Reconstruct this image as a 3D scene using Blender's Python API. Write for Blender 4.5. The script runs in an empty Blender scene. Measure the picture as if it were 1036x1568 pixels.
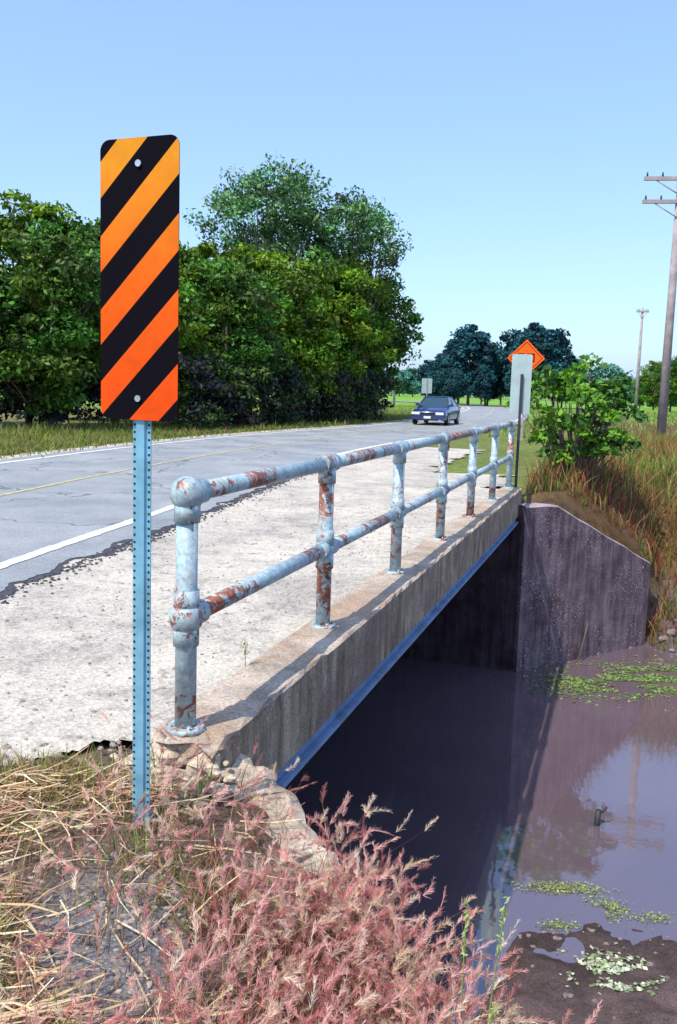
import bpy, math, random
import numpy as np
from mathutils import Vector, Matrix
random.seed(7); rng=np.random.default_rng(7)
sc=bpy.context.scene
# ---------------------------------------------------------------- frame of the bridge
B=np.array([.296,.955,0.]); B/=np.linalg.norm(B); N=np.array([B[1],-B[0],0.])
S0=1.528
def SQ(s,q,z=0.):
    p=(s-S0)*N+q*B
    return (p[0],p[1],z)
def toSQ(x,y):
    return x*N[0]+y*N[1]+S0, x*B[0]+y*B[1]
WATER=-2.84
# ---------------------------------------------------------------- node helpers
def newmat(name):
    m=bpy.data.materials.new(name); m.use_nodes=True
    nt=m.node_tree; b=nt.nodes['Principled BSDF']
    return m,nt,b
def nd(nt,t,**kw):
    n=nt.nodes.new(t)
    for k,v in kw.items(): setattr(n,k,v)
    return n
def noise(nt,scale,detail=5,rough=.6,vec=None,dist=0.):
    n=nd(nt,'ShaderNodeTexNoise'); n.inputs['Scale'].default_value=scale
    n.inputs['Detail'].default_value=detail; n.inputs['Roughness'].default_value=rough
    n.inputs['Distortion'].default_value=dist
    if vec is not None: nt.links.new(vec,n.inputs['Vector'])
    return n.outputs['Fac']
def ramp(nt,fac,stops):
    r=nd(nt,'ShaderNodeValToRGB'); el=r.color_ramp.elements
    while len(el)<len(stops): el.new(.5)
    for e,(p,c) in zip(el,stops):
        e.position=p; e.color=(c[0],c[1],c[2],1) if hasattr(c,'__len__') else (c,c,c,1)
    nt.links.new(fac,r.inputs['Fac']); return r.outputs['Color']
def mix(nt,fac,a,b,mode='MIX'):
    m=nd(nt,'ShaderNodeMix',data_type='RGBA',blend_type=mode)
    for sock,v in ((m.inputs[0],fac),(m.inputs[6],a),(m.inputs[7],b)):
        if isinstance(v,(int,float)): sock.default_value=v
        elif isinstance(v,tuple): sock.default_value=(v[0],v[1],v[2],1)
        else: nt.links.new(v,sock)
    return m.outputs[2]
def coords(nt,scale=(1,1,1),kind='Object',rot=(0,0,0),loc=(0,0,0)):
    t=nd(nt,'ShaderNodeTexCoord'); mp=nd(nt,'ShaderNodeMapping')
    mp.inputs['Scale'].default_value=scale; mp.inputs['Rotation'].default_value=rot; mp.inputs['Location'].default_value=loc
    nt.links.new(t.outputs[kind],mp.inputs['Vector']); return mp.outputs['Vector']
def bump(nt,b,h,strength=.4,dist=.02):
    n=nd(nt,'ShaderNodeBump'); n.inputs['Strength'].default_value=strength; n.inputs['Distance'].default_value=dist
    nt.links.new(h,n.inputs['Height']); nt.links.new(n.outputs[0],b.inputs['Normal'])
def link(nt,c,b): nt.links.new(c,b.inputs['Base Color'])

def simple(name,col,rough=.6,metal=0.,var=.25,scale=20.,spec=None):
    m,nt,b=newmat(name); v=coords(nt); f=noise(nt,scale,4,.6,v)
    c=ramp(nt,f,[(.25,tuple(x*(1-var) for x in col)),(.75,tuple(min(1,x*(1+var)) for x in col))])
    link(nt,c,b); b.inputs['Roughness'].default_value=rough; b.inputs['Metallic'].default_value=metal
    if spec is not None: b.inputs['Specular IOR Level'].default_value=spec
    return m
def attr_mat(name,rough=.7,transl=.3,spec=.3):
    m,nt,b=newmat(name); a=nd(nt,'ShaderNodeAttribute',attribute_name='Col'); c=a.outputs['Color']
    link(nt,c,b); b.inputs['Roughness'].default_value=rough; b.inputs['Specular IOR Level'].default_value=spec
    if transl>0:
        t=nd(nt,'ShaderNodeBsdfTranslucent'); nt.links.new(c,t.inputs['Color'])
        mx=nd(nt,'ShaderNodeMixShader'); mx.inputs[0].default_value=transl
        nt.links.new(b.outputs[0],mx.inputs[1]); nt.links.new(t.outputs[0],mx.inputs[2])
        nt.links.new(mx.outputs[0],nt.nodes['Material Output'].inputs['Surface'])
    return m
# ---------------------------------------------------------------- materials
def mat_concrete(name,base,dark,streak=True,speck=False,light=None,rough=.85,blotch=None):
    m,nt,b=newmat(name); v=coords(nt)
    f=noise(nt,3.,8,.65,v); c=ramp(nt,f,[(.35,dark),(.6,base)])
    if streak:
        vs=coords(nt,(6,6,.6)); g=noise(nt,1.6,5,.6,vs)
        c=mix(nt,1.,c,ramp(nt,g,[(.32,(.42,.36,.34)),(.6,(1,1,1))]),'MULTIPLY')
    if blotch:
        g=noise(nt,1.3,9,.75,v,.5); c=mix(nt,ramp(nt,g,[(.5,0),(.58,.75)]),c,blotch)
    h=noise(nt,60,6,.7,v); c=mix(nt,1.,c,ramp(nt,h,[(.3,.5),(.7,1.35)]),'MULTIPLY')
    if speck:
        g=noise(nt,24,6,.75,coords(nt,(1,1,1.6))); w=noise(nt,1.6,3,.5,v)
        k=mix(nt,1.,ramp(nt,g,[(.57,0),(.62,1)]),ramp(nt,w,[(.40,0),(.58,1)]),'MULTIPLY')
        c=mix(nt,k,c,light)
    link(nt,c,b); b.inputs['Roughness'].default_value=rough; b.inputs['Specular IOR Level'].default_value=.2
    bump(nt,b,h,.8,.014); return m
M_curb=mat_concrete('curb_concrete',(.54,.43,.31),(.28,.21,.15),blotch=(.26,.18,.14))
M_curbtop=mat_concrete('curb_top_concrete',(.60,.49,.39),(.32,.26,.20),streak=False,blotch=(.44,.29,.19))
M_wing=mat_concrete('shaded_stained_concrete',(.25,.18,.20),(.13,.09,.11),speck=True,light=(.55,.49,.52))  # purple-dark base has the wall's shade painted in, besides streaks and pale chips
M_abut=mat_concrete('shade_dark_concrete',(.09,.06,.07),(.04,.025,.035))  # near-black purple base paints in the shade under the bridge
M_cream=mat_concrete('broken_concrete',(.74,.62,.47),(.42,.33,.24),streak=False,blotch=(.26,.19,.15))
M_steel=simple('blue_steel',(.16,.25,.40),.5,.1,.4,6)
def mat_rail():
    m,nt,b=newmat('peeling_silver_paint')
    v=coords(nt,loc=(3.7,1.9,5.2)); f=noise(nt,1.9,4,.6,v,.4); g=noise(nt,26,6,.75,v)
    paint=ramp(nt,g,[(.3,(.16,.26,.30)),(.46,(.32,.44,.48)),(.60,(.46,.58,.60)),(.75,(.68,.76,.73))])
    f2=noise(nt,19,9,.78,v,.8)
    k=nd(nt,'ShaderNodeMath',operation='ADD'); nt.links.new(f,k.inputs[0]); nt.links.new(f2,k.inputs[1])
    hf=nd(nt,'ShaderNodeMath',operation='MULTIPLY'); nt.links.new(k.outputs[0],hf.inputs[0]); hf.inputs[1].default_value=.5
    rust=ramp(nt,noise(nt,22,6,.7,v),[(.3,(.06,.03,.035)),(.47,(.19,.07,.05)),(.58,(.40,.10,.04)),(.68,(.52,.24,.15)),(.8,(.6,.5,.44))])
    c=mix(nt,ramp(nt,hf.outputs[0],[(.527,0),(.541,1)]),paint,rust)
    stain=ramp(nt,noise(nt,7,6,.7,v),[(.5,0),(.62,.4)]); c=mix(nt,stain,c,(.30,.21,.18))
    link(nt,c,b); b.inputs['Roughness'].default_value=.5; b.inputs['Metallic'].default_value=.1
    bump(nt,b,hf.outputs[0],.7,.012); return m
M_rail=mat_rail()
def mat_asphalt():
    m,nt,b=newmat('worn_asphalt'); v=coords(nt)
    f=noise(nt,.7,7,.65,v); g=noise(nt,70,4,.7,v)
    c=ramp(nt,f,[(.3,(.19,.21,.225)),(.7,(.34,.35,.35))])
    c=mix(nt,1.,c,ramp(nt,g,[(.3,.55),(.7,1.45)]),'MULTIPLY')
    vo=nd(nt,'ShaderNodeTexVoronoi',feature='DISTANCE_TO_EDGE'); vo.inputs['Scale'].default_value=.35
    wv=nd(nt,'ShaderNodeVectorMath',operation='ADD'); nt.links.new(v,wv.inputs[0])
    nn=nd(nt,'ShaderNodeTexNoise'); nn.inputs['Scale'].default_value=2.; nt.links.new(v,nn.inputs['Vector']); nt.links.new(nn.outputs['Color'],wv.inputs[1])
    nt.links.new(wv.outputs[0],vo.inputs['Vector'])
    c=mix(nt,ramp(nt,vo.outputs[0],[(.005,.7),(.013,0)]),c,(.07,.07,.08))
    link(nt,c,b); b.inputs['Roughness'].default_value=.85; bump(nt,b,g,.5,.01); return m
M_asph=mat_asphalt()
def mat_gravel():
    m,nt,b=newmat('pale_gravel'); v=coords(nt)
    f=noise(nt,.8,9,.72,v,.3); c=ramp(nt,f,[(.36,(.26,.235,.21)),(.48,(.45,.41,.34)),(.62,(.64,.57,.46))])
    vo=nd(nt,'ShaderNodeTexVoronoi'); vo.inputs['Scale'].default_value=48; nt.links.new(v,vo.inputs['Vector'])
    c=mix(nt,.38,c,ramp(nt,vo.outputs['Color'],[(.1,(.22,.20,.19)),(.5,(.56,.51,.43)),(.9,(.78,.73,.65))]),'MIX')
    g=noise(nt,5,8,.78,v); c=mix(nt,ramp(nt,g,[(.53,0),(.63,.8)]),c,(.25,.22,.20))
    g2=noise(nt,150,3,.7,v); c=mix(nt,1.,c,ramp(nt,g2,[(.3,.65),(.6,1.12)]),'MULTIPLY')
    link(nt,c,b); b.inputs['Roughness'].default_value=.95; b.inputs['Specular IOR Level'].default_value=.12; bump(nt,b,vo.outputs['Distance'],.6,.010); return m
M_grav=mat_gravel()
def mat_ground():
    m,nt,b=newmat('ground_soil'); v=coords(nt,kind='Object'); a=nd(nt,'ShaderNodeAttribute',attribute_name='Col')
    c=mix(nt,1.,a.outputs['Color'],ramp(nt,noise(nt,5,7,.7,v),[(.3,.55),(.7,1.4)]),'MULTIPLY')
    g=noise(nt,70,4,.7,v); c=mix(nt,1.,c,ramp(nt,g,[(.32,.5),(.68,1.5)]),'MULTIPLY')
    c=mix(nt,1.,c,ramp(nt,noise(nt,.15,4,.6,v),[(.3,.75),(.7,1.25)]),'MULTIPLY')
    link(nt,c,b); b.inputs['Roughness'].default_value=.95; b.inputs['Specular IOR Level'].default_value=.15
    bump(nt,b,g,.8,.02); return m
M_ground=mat_ground()
def mat_water():
    m,nt,b=newmat('murky_water'); v=coords(nt)
    c=ramp(nt,noise(nt,.5,4,.5,v),[(.3,(.105,.072,.088)),(.7,(.145,.102,.118))])
    link(nt,c,b); b.inputs['Roughness'].default_value=.035; b.inputs['IOR'].default_value=2.5
    bump(nt,b,noise(nt,5,3,.5,v),.05,.02); return m
M_water=mat_water()
M_white=simple('worn_white_paint',(.66,.65,.61),.7,0,.25,30)
M_yellow=simple('worn_yellow_paint',(.46,.39,.20),.8,0,.35,14)
M_leaf=attr_mat('leaves',.5,.22)
M_bark=simple('bark',(.13,.10,.09),.9,0,.4,6)
M_grass=attr_mat('grass_blades',.6,.35)
M_wood=simple('weathered_wood',(.32,.27,.27),.9,0,.35,3)
M_galv=simple('galvanised_steel',(.19,.42,.55),.42,.3,.3,9)
M_hole=simple('hole_dark',(.01,.012,.02),.8)
M_signback=simple('sign_back_metal',(.36,.46,.45),.55,.25,.15,5)
M_dark=simple('dark_steel',(.025,.025,.035),.6)
M_bolt=simple('bolt_zinc',(.55,.6,.62),.3,.8)
M_rock=simple('rock',(.30,.25,.22),.9,0,.5,8)
M_mudrock=simple('muddy_rock',(.20,.155,.15),.9,0,.5,8)
M_black=simple('black_edge',(.006,.005,.007),.7,spec=.15)
# ---------------------------------------------------------------- mesh builders
def quads_mesh(V,col,mats,midx=None):
    V=np.asarray(V,dtype=np.float32); n=len(V); me=bpy.data.meshes.new('m')
    me.vertices.add(n*4); me.vertices.foreach_set('co',V.reshape(-1))
    me.loops.add(n*4); me.loops.foreach_set('vertex_index',np.arange(n*4,dtype=np.int32))
    me.polygons.add(n); me.polygons.foreach_set('loop_start',np.arange(0,n*4,4,dtype=np.int32))
    for m in mats: me.materials.append(m)
    if midx is not None: me.polygons.foreach_set('material_index',np.asarray(midx,dtype=np.int32))
    me.update(calc_edges=True)
    ca=me.color_attributes.new('Col','FLOAT_COLOR','POINT')
    c=np.ones((n,4,4),dtype=np.float32); c[:,:,:3]=np.asarray(col,dtype=np.float32)[:,None,:]
    ca.data.foreach_set('color',c.reshape(-1)); return me
def obj(name,me,loc=(0,0,0),rot=0,scale=1,parent=None):
    o=bpy.data.objects.new(name,me); sc.collection.objects.link(o); o.location=loc; o.rotation_euler=(0,0,rot)
    o.scale=(scale,)*3 if isinstance(scale,(int,float)) else scale
    if parent: o.parent=parent
    return o
def empty(name,loc=(0,0,0),rot=0):
    o=bpy.data.objects.new(name,None); sc.collection.objects.link(o); o.location=loc; o.rotation_euler=(0,0,rot); o.empty_display_size=.2; return o
class MB:
    def __init__(s): s.v=[];s.f=[];s.m=[];s.sm=[]
    def tube(s,p0,p1,r0,r1=None,n=14,m=0,caps=True):
        r1=r0 if r1 is None else r1; p0=Vector(p0);p1=Vector(p1); d=(p1-p0).normalized()
        a=d.orthogonal().normalized(); b=d.cross(a); k=len(s.v)
        for p,r in((p0,r0),(p1,r1)):
            for i in range(n):
                t=2*math.pi*i/n; s.v.append(tuple(p+a*math.cos(t)*r+b*math.sin(t)*r))
        for i in range(n):
            j=(i+1)%n; s.f.append((k+i,k+j,k+n+j,k+n+i)); s.m.append(m); s.sm.append(True)
        if caps:
            s.f.append(tuple(k+i for i in range(n))[::-1]); s.f.append(tuple(k+n+i for i in range(n))); s.m+=[m,m]; s.sm+=[False,False]
    def sphere(s,c,r,nu=18,nv=12,m=0,sc3=(1,1,1),jit=0):
        k=len(s.v)
        for i in range(nv+1):
            for j in range(nu):
                a=math.pi*i/nv; t=2*math.pi*j/nu; rr=r*(1+random.uniform(-jit,jit))
                s.v.append((c[0]+rr*math.sin(a)*math.cos(t)*sc3[0],c[1]+rr*math.sin(a)*math.sin(t)*sc3[1],c[2]+rr*math.cos(a)*sc3[2]))
        for i in range(nv):
            for j in range(nu):
                s.f.append((k+i*nu+j,k+(i+1)*nu+j,k+(i+1)*nu+(j+1)%nu,k+i*nu+(j+1)%nu)); s.m.append(m); s.sm.append(jit==0)
    def box(s,lo,hi,m=0,fn=None):
        k=len(s.v)
        for z in(lo[2],hi[2]):
            for x,y in((lo[0],lo[1]),(hi[0],lo[1]),(hi[0],hi[1]),(lo[0],hi[1])):
                p=(x,y,z); s.v.append(fn(*p) if fn else p)
        for f in((3,2,1,0),(4,5,6,7),(0,1,5,4),(1,2,6,5),(2,3,7,6),(3,0,4,7)):
            s.f.append(tuple(k+i for i in f)); s.m.append(m); s.sm.append(False)
    def poly(s,pts,m=0):
        k=len(s.v); s.v+= [tuple(p) for p in pts]; s.f.append(tuple(range(k,k+len(pts)))); s.m.append(m); s.sm.append(False)
    def mesh(s,mats):
        me=bpy.data.meshes.new('m'); me.from_pydata(s.v,[],s.f)
        for m in mats: me.materials.append(m)
        me.polygons.foreach_set('material_index',s.m); me.polygons.foreach_set('use_smooth',s.sm); me.update(); return me
    def obj(s,name,mats,**kw): return obj(name,s.mesh(mats),**kw)
def nrm(a): return a/np.maximum(np.linalg.norm(a,axis=-1,keepdims=True),1e-9)
def leafq(C,Nn,L,W):
    n=len(C); T=nrm(np.cross(Nn,rng.normal(size=(n,3)))); Bn=np.cross(Nn,T)
    L=np.reshape(L,(-1,1)); W=np.reshape(W,(-1,1))
    return np.stack([C-T*L,C+Bn*W,C+T*L,C-Bn*W],1)
def tubeq(p0,p1,r0,r1,n=6):
    p0=np.array(p0);p1=np.array(p1); d=p1-p0; d=d/np.linalg.norm(d); a=np.cross(d,[.3,.2,.9] if abs(d[2])<.9 else [1,0,0]); a/=np.linalg.norm(a); b=np.cross(d,a)
    t=np.linspace(0,2*np.pi,n+1); c=np.outer(np.cos(t),a)+np.outer(np.sin(t),b)
    return [[p0+c[i]*r0,p0+c[i+1]*r0,p1+c[i+1]*r1,p1+c[i]*r1] for i in range(n)]
def blades(P,H,W,lean,col,levels=3,droop=1.0):
    n=len(P); ang=rng.uniform(0,2*np.pi,n); side=np.stack([np.cos(ang),np.sin(ang),np.zeros(n)],1)
    H=np.reshape(H,(-1,1)); W=np.reshape(W,(-1,1)); pts=[]
    for i in range(levels+1):
        t=i/levels; c=P+np.array([0,0,1.])*H*(t-.25*droop*t*t*np.linalg.norm(lean,axis=1,keepdims=True))+lean*H*t*t
        w=W*(1-t)**.7*.5+W*.04; pts.append((c-side*w,c+side*w))
    Q=[np.stack([pts[i][0],pts[i][1],pts[i+1][1],pts[i+1][0]],1) for i in range(levels)]
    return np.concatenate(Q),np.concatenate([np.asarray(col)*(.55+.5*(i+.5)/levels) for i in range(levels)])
# ---------------------------------------------------------------- value noise for terrain
_g=rng.random((256,256))
def vn(x,y):
    x=np.asarray(x,float);y=np.asarray(y,float); xi=np.floor(x).astype(int);yi=np.floor(y).astype(int);fx=x-xi;fy=y-yi
    fx=fx*fx*(3-2*fx);fy=fy*fy*(3-2*fy); g=lambda a,b:_g[a%256,b%256]
    return (g(xi,yi)*(1-fx)+g(xi+1,yi)*fx)*(1-fy)+(g(xi,yi+1)*(1-fx)+g(xi+1,yi+1)*fx)*fy
def fbm(x,y): return (vn(x,y)+.5*vn(x*2.1+9,y*2.1)+.25*vn(x*4.3,y*4.3+5)+.125*vn(x*8.7,y*8.7))/1.875-.5
def sstep(a,b,x): t=np.clip((x-a)/(b-a),0,1); return t*t*(3-2*t)
# ---------------------------------------------------------------- road centre line
cl=np.array([(-16,-80),(-11,-40),(-8.2,-14),(-6.5,0),(-5.27,7.87),(-4.75,10.9),(-3.85,16.3),(-2.55,22.4),(-.3,30),(4.45,42.75),(9.0,60),(12.9,79.5),(17,105),(18,130),(11,155),(-6,178),(-40,205),(-120,240)],float)
def catmull(P,n=14):
    out=[]
    for i in range(len(P)-1):
        p0=P[max(i-1,0)];p1=P[i];p2=P[i+1];p3=P[min(i+2,len(P)-1)]
        for t in np.linspace(0,1,n,endpoint=False):
            out.append(.5*((2*p1)+(-p0+p2)*t+(2*p0-5*p1+4*p2-p3)*t*t+(-p0+3*p1-3*p2+p3)*t**3))
    out.append(P[-1]); return np.array(out)
CL=catmull(cl)
CT=nrm(np.gradient(CL,axis=0)); CN=np.stack([CT[:,1],-CT[:,0]],1)
def road_off(x,y):
    sh=np.shape(x); p=np.stack([np.ravel(x),np.ravel(y)],1); o=np.empty(len(p))
    for k in range(0,len(p),20000):
        q=p[k:k+20000]; d=((q[:,None]-CL[None])**2).sum(2); i=d.argmin(1); o[k:k+20000]=((q-CL[i])*CN[i]).sum(1)
        far=np.sqrt(d.min(1)); o[k:k+20000]=np.sign(o[k:k+20000])*far
    return o.reshape(sh)
def height(x,y):
    s,q=toSQ(x,y); ro=road_off(x,y)
    flat=sstep(4.5,7,np.abs(ro))*sstep(4,9,y)
    h=np.where(q<3.6,-.007,-.032)-.10*sstep(3.5,6,np.abs(ro))*(ro<0)+fbm(x*.5,y*.5)*.25*flat+fbm(x*3,y*3)*np.where(q<3.6,.03,.045)*sstep(3.2,4.0,np.abs(ro))
    top=h
    qn=np.where(s<.05,3.75,3.62-.95*(s-.05)); qn=np.maximum(qn,3.62-.95*1.9-(s-1.95)*0.6*(s>1.95))
    wall_top=np.interp(s,[-9,0,.6,1.3,2.2,4],[-.03,-.09,-.19,-.42,-.9,-1.2])
    qwl=6.85+.4*(s-.8)+.35*(fbm(s*1.3,q*.2+3))+.25*fbm(s*4,q*.5)
    mud=WATER+.02+.11*(qwl-q)+np.maximum(0,3.6-q)*.42+fbm(x*4,y*4)*.12
    mudm=sstep(.45,.95,s+.25*fbm(x*2,y*2))
    low_near=-3.4*(1-mudm)+np.minimum(mud,top)*mudm
    low_near=np.maximum(low_near,-3.4)
    back_near=np.minimum(top,wall_top+.12*np.clip(qn-q,0,12)) 
    hn=np.where(q<qn-.15,back_near,low_near)
    qf=np.where(s<.1,14.75,14.65+1.3*(s-.1))
    wt=np.interp(s,[-9,.1,.5,2.1,3],[-.05,-.2,-.2,-1.38,-1.6])
    backf=np.minimum(top,wt+.33*np.clip(q-qf,0,20))
    slope=np.minimum(top,WATER-.03+(q-16.75-.3*fbm(s*1.2,7))*.85*(q>16.75)+.12*(q-16.75)*(q<=16.75)+fbm(x*3,y*3)*.25)
    toe=np.maximum(-3.4,WATER+.06-(qf-q)*.35*np.ones_like(q)+fbm(x*4,y*4)*.15)
    toem=sstep(1.2,1.9,s)
    hf_=np.where(q>qf+.12,backf,-3.4*(1-toem)+toe*toem)
    m2=sstep(2.05,2.5,s); hf_=hf_*(1-m2)+np.maximum(slope,-3.4)*m2
    hc=np.where(q<9.5,hn,hf_)
    m=(s>-8)
    return np.where(m,np.minimum(hc,top),top)
def zone_col(x,y,h):
    s,q=toSQ(x,y); ro=road_off(x,y); c=np.zeros(x.shape+(3,)); 
    n1=fbm(x*.8,y*.8)[...,None]; 
    c[:]=(.15,.18,.045); far=sstep(45,90,y)[...,None]; c=c*(1-far)+np.array((.17,.32,.045))*far
    left=((ro<0)&(y<60))[...,None]; c=np.where(left,np.array((.17,.16,.05))+n1*.1,c)
    rt=((s>0)&(q>14)&(y<60))[...,None]; c=np.where(rt,np.array((.15,.09,.045))+n1*.06,c)
    nr=((q<5)&(ro>0))[...,None]; c=np.where(nr,np.array((.17,.12,.085))+n1*.10,c)
    gp=np.exp(-(((x+.62)/.3)**2+((y-2.45)/.4)**2))[...,None]; c=c*(1-gp)+np.array((.20,.20,.22))*gp
    mud=sstep(-1.5,-2.2,h)[...,None]; c=c*(1-mud)+np.array((.135,.095,.092))*mud
    wet=sstep(WATER+.12,WATER,h)[...,None]; c=c*(1-.4*wet)
    return np.clip(c,.01,1)
def build_ground():
    s=np.unique(np.concatenate([-np.geomspace(14,900,22),np.arange(-14,-8,.6),np.arange(-8,-3,.3),np.arange(-3,4,.075),np.arange(4,14,.35),np.geomspace(14,900,24)]).round(4))
    q=np.unique(np.concatenate([-np.geomspace(3,300,12),np.arange(-3,8,.075),np.arange(8,24,.15),np.arange(24,70,1.2),np.geomspace(70,1500,24)]).round(4))
    Sg,Q=np.meshgrid(s,q); X=(Sg-S0)*N[0]+Q*B[0]; Y=(Sg-S0)*N[1]+Q*B[1]
    H=height(X,Y); C=zone_col(X,Y,H); ns,nq=len(s),len(q)
    me=bpy.data.meshes.new('ground'); V=np.stack([X,Y,H],-1).reshape(-1,3).astype(np.float32)
    i=np.arange(nq*ns).reshape(nq,ns); F=np.stack([i[:-1,:-1],i[:-1,1:],i[1:,1:],i[1:,:-1]],-1).reshape(-1,4).astype(np.int32)
    me.vertices.add(len(V)); me.vertices.foreach_set('co',V.reshape(-1)); me.loops.add(F.size); me.loops.foreach_set('vertex_index',F.reshape(-1))
    me.polygons.add(len(F)); me.polygons.foreach_set('loop_start',np.arange(0,F.size,4,dtype=np.int32)); me.materials.append(M_ground); me.update(calc_edges=True)
    me.polygons.foreach_set('use_smooth',np.ones(len(F),bool))
    ca=me.color_attributes.new('Col','FLOAT_COLOR','POINT'); cc=np.ones((len(V),4),np.float32); cc[:,:3]=C.reshape(-1,3); ca.data.foreach_set('color',cc.reshape(-1))
    obj('ground',me)
build_ground()
def hz(x,y): return height(np.asarray(x,float),np.asarray(y,float))
# ---------------------------------------------------------------- water
mb=MB(); mb.poly([SQ(-8.3,.8,WATER),SQ(70,.8,WATER),SQ(70,24,WATER),SQ(-8.3,24,WATER)]); mb.obj('creek_water',[M_water])
# ---------------------------------------------------------------- shoulder & road sheets
def sheet(name,inside,s0,s1,q0,q1,step,z,mat):
    s=np.linspace(s0,s1,int((s1-s0)/step)+1);q=np.linspace(q0,q1,int((q1-q0)/step)+1); Sg,Q=np.meshgrid(s,q); X=(Sg-S0)*N[0]+Q*B[0];Y=(Sg-S0)*N[1]+Q*B[1]
    ok=inside(Sg,Q,X,Y); i=np.arange(X.size).reshape(X.shape)
    F=np.stack([i[:-1,:-1],i[:-1,1:],i[1:,1:],i[1:,:-1]],-1)[ok[:-1,:-1]]; used,inv=np.unique(F,return_inverse=True)
    V=np.stack([X,Y,np.full(X.shape,z)],-1).reshape(-1,3)[used]
    me=bpy.data.meshes.new(name); me.from_pydata(V.tolist(),[],inv.reshape(F.shape).tolist()); me.materials.append(mat); return obj(name,me)
def in_sh(s,q,x,y):
    ro=road_off(x,y); n=fbm(x*1.7,y*1.7); n2=fbm(x*9,y*9)
    edge=np.where(q<3.5,np.minimum(-.34,-.34-(3.45-q)*1.05)+.5*n+.4*n2, np.where(q<15.3,-.33,-.6+1.0*n))
    w=np.where(y>18,ro<5.2+1.0*n,True)
    return (s<edge)&(ro>0)&w&(ro<8)
sheet('gravel_shoulder',in_sh,-9.5,.6,-1,4.2,.03,0.0,M_grav)
sheet('gravel_shoulder',in_sh,-9.5,.6,4.2,26,.08,0.0,M_grav)
def strip(name,o0,o1,z,mat,rag0=0,rag1=0,sub=6,f=2.3):
    P=CL;Nn=CN
    t=np.arange(len(P)); tt=np.linspace(0,len(P)-1,(len(P)-1)*sub+1)
    X=np.interp(tt,t,P[:,0]);Y=np.interp(tt,t,P[:,1]);NX=np.interp(tt,t,Nn[:,0]);NY=np.interp(tt,t,Nn[:,1])
    a=o0+rag0*fbm(X*f,Y*f)*2; b=o1+rag1*fbm(X*f+40,Y*f)*2
    V=[];F=[]
    for k in range(len(X)):
        V+=[(X[k]+NX[k]*a[k],Y[k]+NY[k]*a[k],z),(X[k]+NX[k]*b[k],Y[k]+NY[k]*b[k],z)]
        if k: F.append((2*k-2,2*k-1,2*k+1,2*k))
    me=bpy.data.meshes.new(name); me.from_pydata(V,[],F); me.materials.append(mat); return me
M_crumb=simple('crumbled_asphalt',(.055,.055,.065),.9,0,.5,30)
road=empty('road')
obj('crumbled_edge',strip('ce',2.80,3.0,.005,M_crumb,rag1=.22,sub=16,f=3.1),parent=road)
obj('asphalt',strip('asphalt',-2.95,2.93,.010,M_asph,rag0=.12,rag1=.14,sub=16,f=3.1),parent=road)
obj('edge_line_near',strip('l',2.42,2.56,.016,M_white,rag0=.02,rag1=.02,sub=14,f=6),parent=road)
obj('edge_line_far',strip('l',-2.60,-2.46,.016,M_white,rag0=.015,rag1=.015),parent=road)
obj('centre_line',strip('l',-.05,.04,.016,M_yellow,rag0=.03,rag1=.03,sub=14,f=6),parent=road)
obj('verge_gravel',strip('v',-3.5,-2.8,.001,M_grav,rag0=.2),parent=road)
n=2600; k=rng.integers(40,100,n); off=2.98+np.abs(rng.normal(0,.10,n)); u=rng.random(n)
crx=CL[k,0]+(CL[k+1,0]-CL[k,0])*u+CN[k,0]*off; cry=CL[k,1]+(CL[k+1,1]-CL[k,1])*u+CN[k,1]*off
# ---------------------------------------------------------------- bridge
bridge=empty('bridge')
def rt(s,q,z): return SQ(s,q,z)
Q0,Q1=3.36,14.9
mb=MB(); 
nseg=110
prof=[(-.33,.0),(-.33,.075),(-.31,.09),(-.19,.088),(-.10,.084),(-.015,.08),(0,.065),(0,-.06),(0,-.20),(0,-.33),(-.02,-.345),(-.33,-.345)]
endj=[random.uniform(-.09,.05) for _ in prof]
k0=len(mb.v)
for i in range(nseg+1):
    q=Q0+(Q1-Q0)*i/nseg
    for j,(s,z) in enumerate(prof):
        e=random.uniform(-.008,.006) if j in(1,2,3,4,5,6) else random.uniform(-.002,.002)
        if random.random()<.09 and j in(5,6): e-=.016
        r=endj[j] if i==0 else (endj[j]*.35 if i==1 else 0)
        dz=-max(0,random.uniform(-.01,.05)) if i==0 and j<7 else 0
        mb.v.append(rt(s+e,q+r,z+e*.7+dz))
for i in range(nseg):
    for j in range(len(prof)):
        a=k0+i*len(prof); jj=(j+1)%len(prof)
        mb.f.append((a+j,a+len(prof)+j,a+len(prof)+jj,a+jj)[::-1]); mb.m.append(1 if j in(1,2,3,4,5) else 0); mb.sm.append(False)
mb.f.append(tuple(range(k0,k0+len(prof)))); mb.m.append(1); mb.sm.append(False)
e=k0+nseg*len(prof); mb.f.append(tuple(range(e,e+len(prof)))[::-1]); mb.m.append(0); mb.sm.append(False)
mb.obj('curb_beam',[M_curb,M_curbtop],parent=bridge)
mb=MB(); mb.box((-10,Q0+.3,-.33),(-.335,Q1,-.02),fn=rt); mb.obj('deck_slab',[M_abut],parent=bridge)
mb=MB()
mb.box((-.05,Q0+.25,-.41),(-.03,Q1-.2,-.347),fn=rt); mb.box((-.16,Q0+.25,-.44),(.012,Q1-.2,-.412),fn=rt)
for s in(-2,-4,-6,-8): mb.box((s,Q0+.25,-.6),(s+.2,Q1-.2,-.335),fn=rt)
mb.obj('steel_beam',[M_steel],parent=bridge)
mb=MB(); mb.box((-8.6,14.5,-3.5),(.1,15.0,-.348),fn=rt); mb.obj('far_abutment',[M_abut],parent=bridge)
mb=MB(); mb.box((-8.6,3.40,-3.5),(-.01,3.75,-.349),fn=rt); mb.obj('near_abutment',[M_abut],parent=bridge)
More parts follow.
